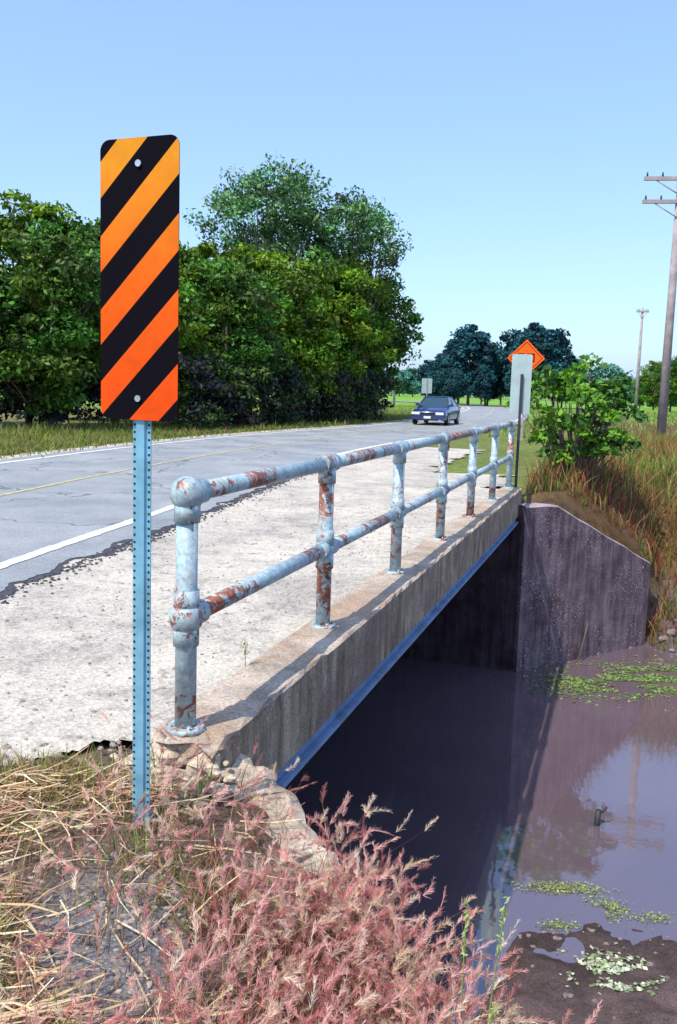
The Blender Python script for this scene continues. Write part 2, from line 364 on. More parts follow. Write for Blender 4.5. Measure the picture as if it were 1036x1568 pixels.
def wall(name,line,thick,mats,back,jit=0):
    mb=MB(); L=[np.array(rt(s,q,0))[:2] for s,q,z in line]; Z=[z for _,_,z in line]
    Bk=[];Zb=[z+random.uniform(-jit,jit) for z in Z];Zm=[z+random.uniform(-jit,jit) for z in Z]
    for i in range(len(L)):
        a=L[max(i-1,0)];b=L[min(i+1,len(L)-1)]; d=(b-a)/np.linalg.norm(b-a); Bk.append(L[i]+back*(thick+random.uniform(-jit,jit)*1.5)*np.array([-d[1],d[0]]))
    for i in range(len(L)-1):
        A,Bq=L[i],L[i+1];C,D=Bk[i],Bk[i+1];za,zb=Z[i],Z[i+1]
        ch=.03
        A2=A+(C-A)*.12;B2=Bq+(D-Bq)*.12; A3=A+(C-A)*.55;B3=Bq+(D-Bq)*.55
        mb.poly([(*A,-3.6),(*Bq,-3.6),(*Bq,zb-ch),(*A,za-ch)],0)
        mb.poly([(*A,za-ch),(*Bq,zb-ch),(*B2,zb),(*A2,za)],1)
        mb.poly([(*A2,za),(*B2,zb),(*B3,Zm[i+1]),(*A3,Zm[i])],1)
        mb.poly([(*A3,Zm[i]),(*B3,Zm[i+1]),(*D,Zb[i+1]),(*C,Zb[i])],1)
        mb.poly([(*D,-3.6),(*C,-3.6),(*C,Zb[i]),(*D,Zb[i+1])],0)
    for i in(0,len(L)-1):
        mb.poly([(*L[i],-3.6),(*Bk[i],-3.6),(*Bk[i],Zb[i]),(*L[i],Z[i]-.03)],0)
    return mb.obj(name,mats,parent=bridge)
M_wtop=mat_concrete('wing_top_concrete',(.46,.38,.39),(.28,.23,.24),streak=False)  # lighter copy of the wing concrete, sunlit top put into its colour
far=[(.12+2.0*t,14.45+2.6*t,np.interp(t,[0,.22,1],[-.15,-.16,-1.32])+random.uniform(-.012,.012)) for t in np.linspace(0,1,14)]
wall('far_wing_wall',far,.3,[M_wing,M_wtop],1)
nl=[]
for i in range(30):
    t=i/29; s=.03+1.5*t; q=3.62-1.45*t+.05*math.sin(9*t); z=np.interp(s,[0,.1,.6,1.5],[-.04,-.06,-.12,-1.0])+random.uniform(-.02,.02)
    nl.append((s+random.uniform(-.02,.02),q+random.uniform(-.02,.02),z))
wall('near_wing_wall',nl,.40,[M_cream,M_cream],-1,.022)
# ---------------------------------------------------------------- railing
SP=1.88; P7=np.array([2.706,14.57]); posts=[P7-(6-k)*SP*B[:2] for k in range(7)]
mb=MB(); ZT=.08+1.03; ZM=.08+.50; ZB=.085
for i,p in enumerate(posts):
    x,y=p; r=.046
    mb.tube((x,y,ZB),(x,y,ZT-.03),r,n=20)
    mb.tube((x,y,ZB-.01),(x,y,ZB+.018),.085,n=8)
    for a in range(4): mb.tube((x+.066*math.cos(a*1.57+.4),y+.066*math.sin(a*1.57+.4),ZB),(x+.066*math.cos(a*1.57+.4),y+.066*math.sin(a*1.57+.4),ZB+.034),.009,n=6)
    rb=.074 if i==0 else .060
    for z in(ZT,ZM):
        mb.sphere((x,y,z),rb)
        mb.tube((x,y,z-.12),(x,y,z-.02),r*1.2,n=20)
        if z==ZM: mb.tube((x,y,z+.02),(x,y,z+.12),r*1.2,n=20)
        d=B[:2]
        if i<6: mb.tube((x+d[0]*.02,y+d[1]*.02,z),(x+d[0]*.13,y+d[1]*.13,z),r*1.18,n=20)
        if i>0: mb.tube((x-d[0]*.02,y-d[1]*.02,z),(x-d[0]*.13,y-d[1]*.13,z),r*1.18,n=20)
    if i<6:
        q=posts[i+1]
        for z in(ZT,ZM): mb.tube((x,y,z),(q[0],q[1],z),.041,n=20)
mb.obj('bridge_railing',[M_rail])
# ---------------------------------------------------------------- object marker sign
def mat_marker():
    m,nt,b=newmat('striped_sheeting'); t=nd(nt,'ShaderNodeTexCoord'); sp=nd(nt,'ShaderNodeSeparateXYZ'); nt.links.new(t.outputs['Object'],sp.inputs[0])
    def ma(op,a,b_=None):
        n=nd(nt,'ShaderNodeMath',operation=op)
        for k,v in enumerate((a,b_)):
            if v is None: continue
            if isinstance(v,(int,float)): n.inputs[k].default_value=v
            else: nt.links.new(v,n.inputs[k])
        return n.outputs[0]
    w=ma('SUBTRACT',sp.outputs['X'],sp.outputs['Z'])
    w=ma('ADD',w,.457+.1525-.069); f=ma('FRACT',ma('DIVIDE',ma('ADD',w,2.4),.24))
    isor=ma('LESS_THAN',f,.485)
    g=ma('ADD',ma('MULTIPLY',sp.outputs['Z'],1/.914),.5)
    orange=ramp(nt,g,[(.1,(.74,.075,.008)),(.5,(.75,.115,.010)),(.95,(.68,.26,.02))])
    orange=mix(nt,1.,orange,ramp(nt,noise(nt,9,6,.65,t.outputs['Object']),[(.3,.82),(.7,1.1)]),'MULTIPLY')
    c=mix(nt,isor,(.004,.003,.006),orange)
    sc_=noise(nt,55,6,.8,t.outputs['Object']); c=mix(nt,ramp(nt,sc_,[(.70,0),(.74,.4)]),c,(.3,.25,.2))
    link(nt,c,b); b.inputs['Roughness'].default_value=.8; b.inputs['Specular IOR Level'].default_value=.06
    return m
def rounded(w,h,r,n=6):
    pts=[]
    for cx,cz,a0 in((w-r,h-r,0),(-w+r,h-r,90),(-w+r,-h+r,180),(w-r,-h+r,270)):
        for i in range(n+1):
            a=math.radians(a0+90*i/n); pts.append((cx+r*math.cos(a),cz+r*math.sin(a)))
    return pts
def plate(pts,y0,y1,mats,name,parent,loc):
    mb=MB(); n=len(pts)
    mb.poly([(x,y0,z) for x,z in pts][::1],0); mb.poly([(x,y1,z) for x,z in pts][::-1],1)
    for i in range(n):
        a=pts[i];c=pts[(i+1)%n]; mb.poly([(a[0],y0,a[1]),(a[0],y1,a[1]),(c[0],y1,c[1]),(c[0],y0,c[1])],1)
    return mb.obj(name,mats,parent=parent,loc=loc)
sg=empty('object_marker_sign',(-.672,3.13,0),math.radians(-22))
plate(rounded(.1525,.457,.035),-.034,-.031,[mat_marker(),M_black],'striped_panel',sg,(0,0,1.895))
mb=MB(); mb.tube((0,-.042,2.27),(0,-.034,2.27),.011,n=12); mb.tube((0,-.042,1.51),(0,-.034,1.51),.011,n=12); mb.obj('bolts',[M_bolt],parent=sg)
mb=MB()
pr=[(-.036,-.014),(-.020,-.014),(-.016,-.024),(.016,-.024),(.020,-.014),(.036,-.014),(.036,-.010),(.018,-.010),(.013,-.020),(-.013,-.020),(-.018,-.010),(-.036,-.010)]
k=len(pr); mb.v=[(x,y,-.1) for x,y in pr]+[(x,y,2.33) for x,y in pr]
for i in range(k): mb.f.append((i,(i+1)%k,k+(i+1)%k,k+i)); mb.m.append(0); mb.sm.append(False)
z=.05
while z<1.43:
    for x in(-.029,.029): mb.tube((x,-.0148,z),(x,-.0138,z),.0048,n=8,m=1)
    z+=.0254
mb.obj('channel_post',[M_galv,M_hole],parent=sg)
fm=empty('object_marker_sign',(2.86,14.82,0),math.radians(-14))
plate(rounded(.16,.475,.03),0,.004,[M_signback,M_black],'panel_back',fm,(0,0,1.74))
mb=MB(); mb.box((-.03,-.05,-1.0),(.012,-.004,1.9)); mb.obj('post',[M_dark],parent=fm,loc=(.02,0,0))
mb=MB(); mb.box((-.07,-.06,-.7),(.0,-.0,.05)); mb.obj('post_bracket',[M_dark],parent=fm)
M_or=simple('orange_sheeting',(.85,.12,.01),.7,0,.08,3,.15); M_red=simple('sign_legend',(.10,.005,.008),.8,spec=.1)
ds=empty('warning_sign',(6.5,33,0),math.radians(-12))
d=.66; plate([(d,0),(0,d),(-d,0),(0,-d)],-.04,-.036,[M_or,M_black],'diamond_panel',ds,(0,0,2.88))
mb=MB()
dd=.58;ee=.55
for a in range(4):
    c0=[(dd,0),(0,dd),(-dd,0),(0,-dd)][a];c1=[(0,dd),(-dd,0),(0,-dd),(dd,0)][a];e0=[(ee,0),(0,ee),(-ee,0),(0,-ee)][a];e1=[(0,ee),(-ee,0),(0,-ee),(ee,0)][a]
    mb.poly([(c0[0],-.043,c0[1]),(c1[0],-.043,c1[1]),(e1[0],-.043,e1[1]),(e0[0],-.043,e0[1])])
for x0,z0,x1,z1 in((.02,.12,.3,.17),(.25,-.1,.3,.12),(.02,-.14,.3,-.09),(.02,-.1,.07,.12),(-.3,.12,-.06,.17),(-.2,-.14,-.15,.12)):
    mb.poly([(x0,-.043,z0),(x1,-.043,z0),(x1,-.043,z1),(x0,-.043,z1)])
mb.obj('legend',[M_red],parent=ds,loc=(0,0,2.88))
mb=MB(); mb.box((-.04,-.03,-.1),(.04,.03,3.4)); mb.obj('post',[M_wood],parent=ds)
ws=empty('speed_limit_sign',(6.85,75,0),.1)
plate(rounded(.42,.6,.05),-.04,-.03,[M_signback,M_black],'panel',ws,(0,0,2.1)); mb=MB(); mb.box((-.04,-.1,-.1),(.04,-.045,2.7)); mb.obj('post',[M_wood],parent=ws)
# ---------------------------------------------------------------- utility poles
def upole(x,y,h,r,rot,arms=((.0,2.4),(-.75,2.4))):
    mb=MB(); mb.tube((0,0,-.3),(0,0,h),r,r*.62,n=12)
    for dz,L in arms:
        mb.box((-L/2,-.14,h-.35+dz-.06),(L/2,-.03,h-.35+dz+.06))
        for xx in(-L/2+.1,-L/4,L/4,L/2-.1):
            mb.tube((xx,-.08,h-.35+dz+.06),(xx,-.08,h-.35+dz+.2),.035,.025,n=8,m=1)
        mb.tube((0,-.1,h-.35+dz-.55),(L/3,-.1,h-.35+dz-.06),.02,n=6); mb.tube((0,-.1,h-.35+dz-.55),(-L/3,-.1,h-.35+dz-.06),.02,n=6)
    return mb.obj('utility_pole',[M_wood,M_dark],loc=(x,y,hz(x,y)),rot=rot)
upole(11.15,32,9.3,.17,-.15); upole(23.9,75,8.9,.15,-.1,((0,1.0),)); upole(5.2,92,8.0,.13,.3,((0,1.8),))
# ---------------------------------------------------------------- trees
def tree_mesh(seed,h,rx,rz,cz,ncl,per,leaf,col,cr=.22,trunk=.2,nlimb=14,mats=None,inner=.35,twig=1.):
    r=np.random.default_rng(seed); Q=[];C=[];M=[]
    base=np.array([0,0,-.3]); top=np.array([r.normal(0,.2),r.normal(0,.2),h*.72]); pts=[base,base*.5+top*.5+r.normal(0,.12,3),top]
    for i in range(2): Q+=tubeq(pts[i],pts[i+1],trunk*(1-.4*i),trunk*(.6-.45*i),7)
    dirs=nrm(r.normal(size=(ncl,3))); rad=r.uniform(inner,1.0,ncl)**.55
    cen=dirs*rad[:,None]*np.array([rx,rx,rz])*(1-cr*.6)+np.array([0,0,cz])
    lump=1+.2*np.sin(dirs[:,0]*5+seed)*np.cos(dirs[:,2]*4+seed*2); cen[:,:2]*=lump[:,None]
    cen[:,2]=np.maximum(cen[:,2],h*.05)
    for i in r.choice(ncl,min(nlimb,ncl),replace=False):
        t=np.clip((cen[i,2]/h)*.6,.12,.95); a=pts[0]*(1-t)+top*t; m=(a+cen[i])/2+np.array([0,0,-.03*h])+r.normal(0,.15,3)
        Q+=tubeq(a,m,trunk*.42*(1-t*.4)*twig,trunk*.24*twig,5); Q+=tubeq(m,cen[i],trunk*.24*twig,trunk*.05*twig,5)
        for _ in range(2):
            e=cen[i]+r.normal(0,cr*rx*.6,3); Q+=tubeq(m,e,trunk*.10*twig,trunk*.02*twig,4)
    nw=len(Q); C+= [(.1,.08,.07)]*nw; M+=[1]*nw; Q=[np.array(Q)]
    cs=cr*rx*r.uniform(.5,1.4,ncl)
    n=ncl*per; ci=np.repeat(np.arange(ncl),per); d=nrm(r.normal(size=(n,3))); rr=r.uniform(.2,1.15,n)**.6
    P=cen[ci]+d*(rr*cs[ci])[:,None]*np.array([1.2,1.2,.75])
    Nn=nrm(d*.5+r.normal(size=(n,3))*.75+np.array([0,0,.5])); L=leaf*r.uniform(.5,1.5,n)
    Q.append(leafq(P,Nn,L,L*.5))
    cb=r.uniform(.4,1.5,ncl)[ci]; hue=r.uniform(-.3,.4,ncl)[ci]; k=(cb*r.uniform(.45,1.55,n))[:,None]
    cc=np.array(col)[None]*k; cc[:,0]*=1+hue; 
    return quads_mesh(np.concatenate(Q),np.concatenate([np.array(C),cc]),mats or [M_leaf,M_bark],M+[0]*n)
T=[tree_mesh(11,9,2.9,4.4,4.5,130,150,.115,(.092,.20,.010),trunk=.16,cr=.19),
   tree_mesh(12,9,3.2,4.3,4.4,140,150,.12,(.060,.14,.014),trunk=.17,cr=.19),
   tree_mesh(13,9,2.7,4.4,4.6,120,150,.115,(.115,.22,.008),trunk=.15,cr=.19)]
TA=tree_mesh(21,13.5,3.9,2.9,10.3,125,90,.11,(.10,.22,.07),cr=.16,trunk=.24,nlimb=30,inner=.2,twig=.8)
TA2=tree_mesh(22,13.5,3.5,2.8,10.2,105,90,.11,(.10,.22,.07),cr=.17,trunk=.22,nlimb=26,inner=.2,twig=.8)
rows=[(-19,29,0,.95),(-15.5,31,1,.98),(-12.6,28.5,0,.86),(-11.3,33,2,.98),(-9.4,29.5,1,.78),(-8.6,35,1,.94),(-7.0,33,2,.76),(-6.6,39,0,.94),(-4.9,37.5,1,.80),(-4.4,43,2,.98),(-2.6,42,0,.90),(-1.8,47,1,1.03),(-.6,46,2,.92),(.2,51,0,1.06),(1.0,55,1,1.06),(-12,40,2,1.0),(-6,50,0,1.1),(-22,27,2,.9),(-14,26.8,2,.66),(-17,26,1,.72),(-19,33,1,.9)]
for i,(x,y,k,s) in enumerate(rows): obj('deciduous_tree',T[k],(x,y,hz(x,y)),rng.uniform(0,6.28),s)
obj('tall_tree',TA,(-4.2,50,-.1),.5,1.03); obj('tall_tree',TA2,(.2,51,-.1),2.5,1.0)
def clumps(cen,rad,per,leaf,cols,flat=.8):
    n=len(cen)*per; ci=np.repeat(np.arange(len(cen)),per); d=nrm(rng.normal(size=(n,3))); d[:,2]=np.abs(d[:,2])*1-.2
    P=cen[ci]+d*(rng.uniform(.3,1,n)**.5*rad[ci])[:,None]*np.array([1,1,flat]); Nn=nrm(d*.5+rng.normal(size=(n,3))*.6+np.array([0,0,.5])); L=leaf*rng.uniform(.6,1.4,n)
    return leafq(P,Nn,L,L*.5),cols[ci]*rng.uniform(.6,1.35,(n,1))
nc=340; t=rng.uniform(0,1,nc); cx=np.interp(t,[0,.6,1],[-24,-5.3,2.4]); cy=np.interp(t,[0,.6,1],[21.5,31.5,50])+rng.uniform(-.3,2.0,nc)
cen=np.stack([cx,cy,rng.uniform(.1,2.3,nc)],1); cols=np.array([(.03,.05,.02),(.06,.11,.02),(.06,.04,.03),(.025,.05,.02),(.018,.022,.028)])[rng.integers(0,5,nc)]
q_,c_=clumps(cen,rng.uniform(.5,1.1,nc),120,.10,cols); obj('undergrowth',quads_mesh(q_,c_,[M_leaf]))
M_leafd=attr_mat('distant_leaves',.8,.1)  # leaf colours used with it are tinted blue-green to paint in distance haze
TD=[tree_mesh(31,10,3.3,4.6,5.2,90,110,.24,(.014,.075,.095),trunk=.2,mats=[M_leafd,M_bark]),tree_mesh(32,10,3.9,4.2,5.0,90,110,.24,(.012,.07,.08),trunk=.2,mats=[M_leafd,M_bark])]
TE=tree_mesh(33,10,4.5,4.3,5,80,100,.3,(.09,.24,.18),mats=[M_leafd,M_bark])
for x,y,k,s in((19,150,0,.70),(20.2,130,0,.85),(17.1,125,0,1.18),(20.5,130,1,.8),(23.8,128,1,1.18),(25.5,120,0,1.2),(28.6,125,1,.98),(17.6,140,1,.85),(24.1,140,0,.85),(12.1,120,1,.5),(23.2,118,1,.65),(18.4,122,0,.6),(14,118,1,.55),(14.2,150,0,.75),(14.8,131,0,.85),(30.5,128,0,.7)):
    obj('distant_tree',TD[k],(x,y,0),rng.uniform(0,6),s)
for x,y,s in((57,230,.9),(63.3,240,1.0),(67,235,1.2),(75.7,250,.9),(73,230,.7),(23,300,1.1),(18.6,300,1),(62,260,.9)):
    obj('distant_tree',TE,(x,y,0),rng.uniform(0,6),s)
for x,y,k,s in((47.3,140,0,.9),(46.3,130,1,.9),(46.7,125,0,1.0),(47.4,120,1,1.05),(58.7,170,1,.9),(54.9,170,0,.7)):
    obj('distant_tree',T[k],(x,y,0),rng.uniform(0,6),s)
nc=260; ang=rng.uniform(-.75,.75,nc); R=rng.uniform(330,420,nc); cen=np.stack([R*np.sin(ang),R*np.cos(ang),rng.uniform(1,6,nc)],1)
q_,c_=clumps(cen,rng.uniform(5,10,nc),60,1.1,np.tile(np.array([(.07,.17,.17)]),(nc,1)),flat=.8); obj('distant_tree_line',quads_mesh(q_,c_,[M_leafd]))  # pale blue-green carries the far haze in the leaf colour
# shrub at bridge end
nc=70; d=nrm(rng.normal(size=(nc,3))); cen=d*rng.uniform(.3,1,(nc,1))**.6*np.array([1.05,.8,.95])+np.array([0,0,1.5])
q_,c_=clumps(cen,rng.uniform(.14,.32,nc),48,.066,np.array([(.09,.24,.015),(.14,.31,.02),(.04,.12,.015)])[rng.integers(0,3,nc)])
W_=[]
for i in range(0,nc): W_+=tubeq((rng.normal(0,.05),rng.normal(0,.05),-.4),cen[i]*.55+np.array([0,0,.1]),.02,.012,4)+tubeq(cen[i]*.55+np.array([0,0,.1]),cen[i],.012,.004,4)
obj('shrub',quads_mesh(np.concatenate([np.array(W_),q_]),np.concatenate([np.full((len(W_),3),.08),c_]),[M_leaf,M_bark],[1]*len(W_)+[0]*len(q_)),(4.35,16.9,-.4),0,1.08)
# ---------------------------------------------------------------- grasses
def scatter(n,fn):
    out=[]
    while sum(map(len,out))<n:
        p=fn(n); out.append(p)
    return np.concatenate(out)[:n]
def palette(n,cols,w=None): return np.array(cols)[rng.choice(len(cols),n,p=w)]*rng.uniform(.7,1.3,(n,1))
def f(n):
    k=rng.integers(75,150,n); off=-rng.uniform(3.3,8.0,n); x=CL[k,0]+CN[k,0]*off+rng.normal(0,.3,n); y=CL[k,1]+CN[k,1]*off+rng.normal(0,.3,n); return np.stack([x,y],1)
p=scatter(26000,f); z=hz(p[:,0],p[:,1]); off=-road_off(p[:,0],p[:,1]); H=rng.uniform(.06,.2,len(p))+np.clip(off-3.6,0,4)*.11*rng.uniform(.3,1.,len(p))
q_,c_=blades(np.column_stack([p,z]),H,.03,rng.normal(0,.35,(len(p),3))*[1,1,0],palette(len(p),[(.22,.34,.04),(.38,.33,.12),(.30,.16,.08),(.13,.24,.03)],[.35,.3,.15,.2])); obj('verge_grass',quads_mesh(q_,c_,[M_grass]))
def f(n):
    s=rng.uniform(.0,14,n); q=rng.uniform(15.0,34,n); ok=((s>=2.1)&(q>17.0))|((s<2.1)&(q>15.05+1.3*s)); P=np.stack([(s-S0)*N[0]+q*B[0],(s-S0)*N[1]+q*B[1]],1)
    ok&=(road_off(P[:,0],P[:,1])>5.0); return P[ok]
p=scatter(48000,f); z=hz(p[:,0],p[:,1]); n=len(p); cl_=fbm(p[:,0]*.6,p[:,1]*.6); s,q=toSQ(p[:,0],p[:,1])
edge=sstep(0,1.0,np.where(s<2.1,q-(15.05+1.3*s),9))
H=rng.uniform(.2,.65,n)*(1+1.3*cl_)*(.4+.6*edge); red=np.clip(.5+2.6*fbm(p[:,0]*.6+20,p[:,1]*.6),0,1)[:,None]
cA=palette(n,[(.24,.32,.04),(.13,.24,.03),(.42,.33,.13)]); cB=palette(n,[(.40,.11,.05),(.46,.24,.10),(.24,.06,.05),(.24,.26,.05)],[.36,.27,.2,.17]); c=np.where(rng.random((n,1))<red,cB,cA)
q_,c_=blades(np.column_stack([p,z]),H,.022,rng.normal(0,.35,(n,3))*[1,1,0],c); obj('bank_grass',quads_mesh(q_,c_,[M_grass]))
def f(n):
    s=rng.uniform(1.9,6,n); q=rng.uniform(16.2,17.6,n); P=np.stack([(s-S0)*N[0]+q*B[0],(s-S0)*N[1]+q*B[1]],1); h=hz(P[:,0],P[:,1]); return P[(h>WATER)&(fbm(P[:,0]*2,P[:,1]*2)>-.05)]
p=scatter(1500,f); n=len(p); q_,c_=blades(np.column_stack([p,hz(p[:,0],p[:,1])]),rng.uniform(.05,.22,n),.02,rng.normal(0,.5,(n,3))*[1,1,0],palette(n,[(.14,.28,.03),(.22,.34,.05),(.3,.2,.1)])); obj('water_edge_weeds',quads_mesh(q_,c_,[M_grass]))
def f(n):
    x=rng.uniform(-10,60,n); y=rng.uniform(34,110,n); ro=road_off(x,y); ok=(np.abs(ro)>3.4); return np.stack([x,y],1)[ok]
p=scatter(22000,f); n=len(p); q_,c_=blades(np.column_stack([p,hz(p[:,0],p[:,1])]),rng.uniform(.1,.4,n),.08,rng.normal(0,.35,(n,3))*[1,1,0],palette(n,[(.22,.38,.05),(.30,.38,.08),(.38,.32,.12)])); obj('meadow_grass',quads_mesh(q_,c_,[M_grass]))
def near_ok(x,y):
    s,q=toSQ(x,y); return (q<3.52-.95*np.clip(s,0,9)-.02)
def on_wall(x,y):
    s,q=toSQ(x,y); return (s>-.45)&(s<.66)&(q>3.62-.95*np.clip(s,0,2)-.60)
def foxtails(P,Hm,K=76):
    n=len(P); z=hz(P[:,0],P[:,1]); base=np.column_stack([P,z])
    lean=rng.normal(0,.38,(n,3))*[1,1,0]+np.array([.15,-.05,0]); H=Hm*rng.uniform(.45,1.25,n)
    colS=palette(n,[(.5,.28,.2),(.55,.38,.22),(.35,.12,.10)])
    Q1,C1=blades(base,H,.0035,lean,colS)
    tip=base+np.array([0,0,1.])*H[:,None]*(1-.25*np.linalg.norm(lean,axis=1,keepdims=True))+lean*H[:,None]
    ax=nrm(np.array([0,0,1.])*.6+lean*1.2+rng.normal(0,.22,(n,3))); L=rng.uniform(.04,.08,n)
    ci=np.repeat(np.arange(n),K); m=len(ci); t=rng.uniform(-.15,1.0,m); bend=rng.normal(0,.28,(n,3))
    o=tip[ci]+(ax[ci]+bend[ci]*t[:,None])*(t*L[ci])[:,None]
    d=nrm(nrm(rng.normal(size=(m,3)))*.66+ax[ci]+bend[ci]*t[:,None]); ln=rng.uniform(.013,.028,m)*(1.05-.45*t)
    sd=nrm(np.cross(d,rng.normal(size=(m,3))))*.0007
    e=o+d*ln[:,None]; Q2=np.stack([o-sd,o+sd,e+sd*.4,e-sd*.4],1)
    hc=palette(n,[(.82,.46,.40),(.68,.31,.27),(.88,.64,.50),(.48,.18,.16),(.76,.58,.38)],[.32,.24,.20,.11,.13])
    C2=hc[ci]*rng.uniform(.75,1.25,(m,1))
    return np.concatenate([Q1,Q2]),np.clip(np.concatenate([C1,C2]),0,.95)
def f(n):
    x=rng.uniform(-.95,.75,n); y=rng.uniform(1.25,3.6,n); ok=near_ok(x,y)
    dens=np.where(x>-.38,1.,.08)
    dens=np.where((y>2.6)&(x<=-.30)&(x>-.72),.26,dens); dens=np.where((y>3.25),.03,dens); dens=np.where(on_wall(x,y),.05,dens)
    dens*=(.25+2.0*np.clip(fbm(x*2.5,y*2.5)+.35,0,1)); ok&=rng.random(n)<dens; return np.stack([x,y],1)[ok]
p=scatter(2250,f); q1_,c1_=foxtails(p,.21)
def f(n):   # taller fringe that hangs over the wing wall
    s=rng.uniform(.62,1.6,n); q=3.50-.95*s-np.abs(rng.normal(0,.16,n)); return np.stack([(s-S0)*N[0]+q*B[0],(s-S0)*N[1]+q*B[1]],1)
p=scatter(430,f); q2_,c2_=foxtails(p,.29)
obj('foxtail_grass',quads_mesh(np.concatenate([q1_,q2_]),np.concatenate([c1_,c2_]),[M_grass]))
def f(n):
    x=rng.uniform(-1.8,.75,n); y=rng.uniform(1.2,3.6,n); s,q=toSQ(x,y); ok=near_ok(x,y)&~in_sh(s,q,x,y)&~(on_wall(x,y)&(rng.random(n)<.93)); ok&=rng.random(n)<np.clip(.5+2.5*fbm(x*3,y*3),.08,1); return np.stack([x,y],1)[ok]
p=scatter(10500,f); n=len(p); base=np.column_stack([p,hz(p[:,0],p[:,1])]); rt_=p[:,0]>-.4
c=np.where(rt_[:,None],palette(n,[(.46,.16,.12),(.5,.28,.16),(.3,.07,.08),(.25,.28,.06)],[.4,.25,.2,.15]),palette(n,[(.54,.38,.17),(.42,.22,.13),(.22,.32,.05)],[.48,.27,.25]))
q_,c_=blades(base,np.where(rt_,rng.uniform(.05,.17,n),rng.uniform(.03,.11,n)),.005,rng.normal(0,.6,(n,3))*[1,1,0],c); obj('dry_grass',quads_mesh(q_,c_,[M_grass]))
def f2(n):
    x=rng.uniform(-1.8,-.2,n); y=rng.uniform(1.6,3.4,n); s,q=toSQ(x,y); ok=near_ok(x,y)&~in_sh(s,q,x,y); ok&=rng.random(n)<np.clip(.4+3.4*fbm(x*2.2+7,y*2.2),.04,1); return np.stack([x,y],1)[ok]
p=scatter(1900,f2); n=len(p); z=hz(p[:,0],p[:,1])+rng.uniform(.005,.06,n); a=rng.normal(.1,1.0,n); L=rng.uniform(.06,.28,n); d=np.stack([np.cos(a),np.sin(a),rng.normal(0,.1,n)],1)*L[:,None]; w=np.stack([-np.sin(a),np.cos(a),rng.normal(0,.5,n)],1)*.0022
o=np.column_stack([p,z]); m_=o+d*.5+np.stack([w[:,0]*6,w[:,1]*6,np.full(n,.012)],1)*rng.uniform(-1,1,(n,1)); Q=np.concatenate([np.stack([o-w,o+w,m_+w,m_-w],1),np.stack([m_-w,m_+w,o+d+w*.6,o+d-w*.6],1)]); c=palette(n,[(.82,.62,.34),(.66,.44,.24),(.88,.72,.48),(.55,.28,.2)]); obj('straw',quads_mesh(Q,np.clip(np.concatenate([c,c]),0,.95),[M_grass]))
# green tufts
cs=[(-1.35,3.35,60,.16),(-.98,3.42,40,.12),(-1.15,2.05,130,.12),(-.85,1.9,130,.12),(-1.0,2.2,80,.09),(-1.3,2.5,40,.1),(.0,2.0,30,.16),(.36,2.15,8,.35),(.3,1.9,20,.22),(-.82,3.6,20,.16),(-.5,3.42,14,.12),(-.7,2.9,25,.08),(-1.1,3.0,30,.09)]
for _ in range(14):
    q=rng.uniform(3.6,12); a=SQ(-.36,q); cs.append((a[0],a[1],int(rng.integers(5,14)),rng.uniform(.03,.08)))
P=[];Hh=[]
for x,y,m,h in cs: P.append(np.column_stack([rng.normal(x,.07 if m>14 else .03,m),rng.normal(y,.07,m)])); Hh.append(rng.uniform(.4,1.2,m)*h)
P=np.concatenate(P);Hh=np.concatenate(Hh); n=len(P); zz=hz(P[:,0],P[:,1]); zz=np.where((P[:,1]>3.7),0.0,zz); q_,c_=blades(np.column_stack([P,zz]),Hh,.006,rng.normal(0,.3,(n,3))*[1,1,0],palette(n,[(.22,.38,.04),(.4,.42,.12),(.12,.24,.03)])); obj('green_grass_tuft',quads_mesh(q_,c_,[M_grass]))
Q=[];C=[]
for bx,by,bz,tx,ty,tz in((.40,2.2,-.5,.46,2.2,.26),(.36,2.2,-.5,.37,2.25,.22),(.34,2.1,-.4,.42,2.05,.08),(-.47,4.72,.08,-.475,4.72,.23)):
    b0=np.array([bx,by,bz]);t0=np.array([tx,ty,tz]); Q+=tubeq(b0,t0,.0025,.0015,4); C+=[(.3,.42,.1)]*4
    m=46; u=rng.uniform(.82,1.03,m)[:,None]; cc=b0+(t0-b0)*u+rng.normal(0,.004,(m,3)); 
    if tz-bz<.3: cc=b0+(t0-b0)*rng.uniform(.3,1,m)[:,None]+rng.normal(0,.01,(m,3))
    for qd in leafq(cc,nrm(rng.normal(size=(m,3))),np.full(m,.009),np.full(m,.003)): Q.append(qd); C.append((.45,.52,.2) if tz-bz>.3 else (.12,.2,.03))
obj('wild_grass_stems',quads_mesh(np.array(Q),np.array(C),[M_grass]))
# pebbles / rubble
def rocks(name,pts,mat,nu=7,nv=5,jit=.2):
    mb=MB()
    for (x,y,z,r) in pts: mb.sphere((x,y,z),r,nu,nv,sc3=(random.uniform(.8,1.4),random.uniform(.7,1.2),random.uniform(.5,.9)),jit=jit)
    return mb.obj(name,[mat])
pts=[]
for _ in range(900):
    x=random.gauss(-.65,.3);y=random.gauss(2.45,.4)
    if near_ok(x,y): pts.append((x,y,float(hz(x,y)),random.uniform(.003,.012)))
rocks('gravel_stones',pts,M_rock,6,4)
pts=[]
for _ in range(1100):
    s=-random.uniform(.35,1)**2*5;q=random.uniform(3.0,12); x,y,_z=SQ(s,q); pts.append((x,y,.003,random.uniform(.003,.012)))
for _ in range(260):
    s=-random.uniform(.4,4.5); q=3.45-(-s-.34)/1.05+random.gauss(0,.12); x,y,_z=SQ(s,q); pts.append((x,y,.0,random.uniform(.005,.022)))
rocks('loose_stones',pts,M_rock,6,4)
pts=[(crx[i],cry[i],.004,rng.uniform(.004,.017)) for i in range(2600) if 4<cry[i]<20]; rocks('asphalt_crumbs',pts,M_crumb,6,4)
pts=[]
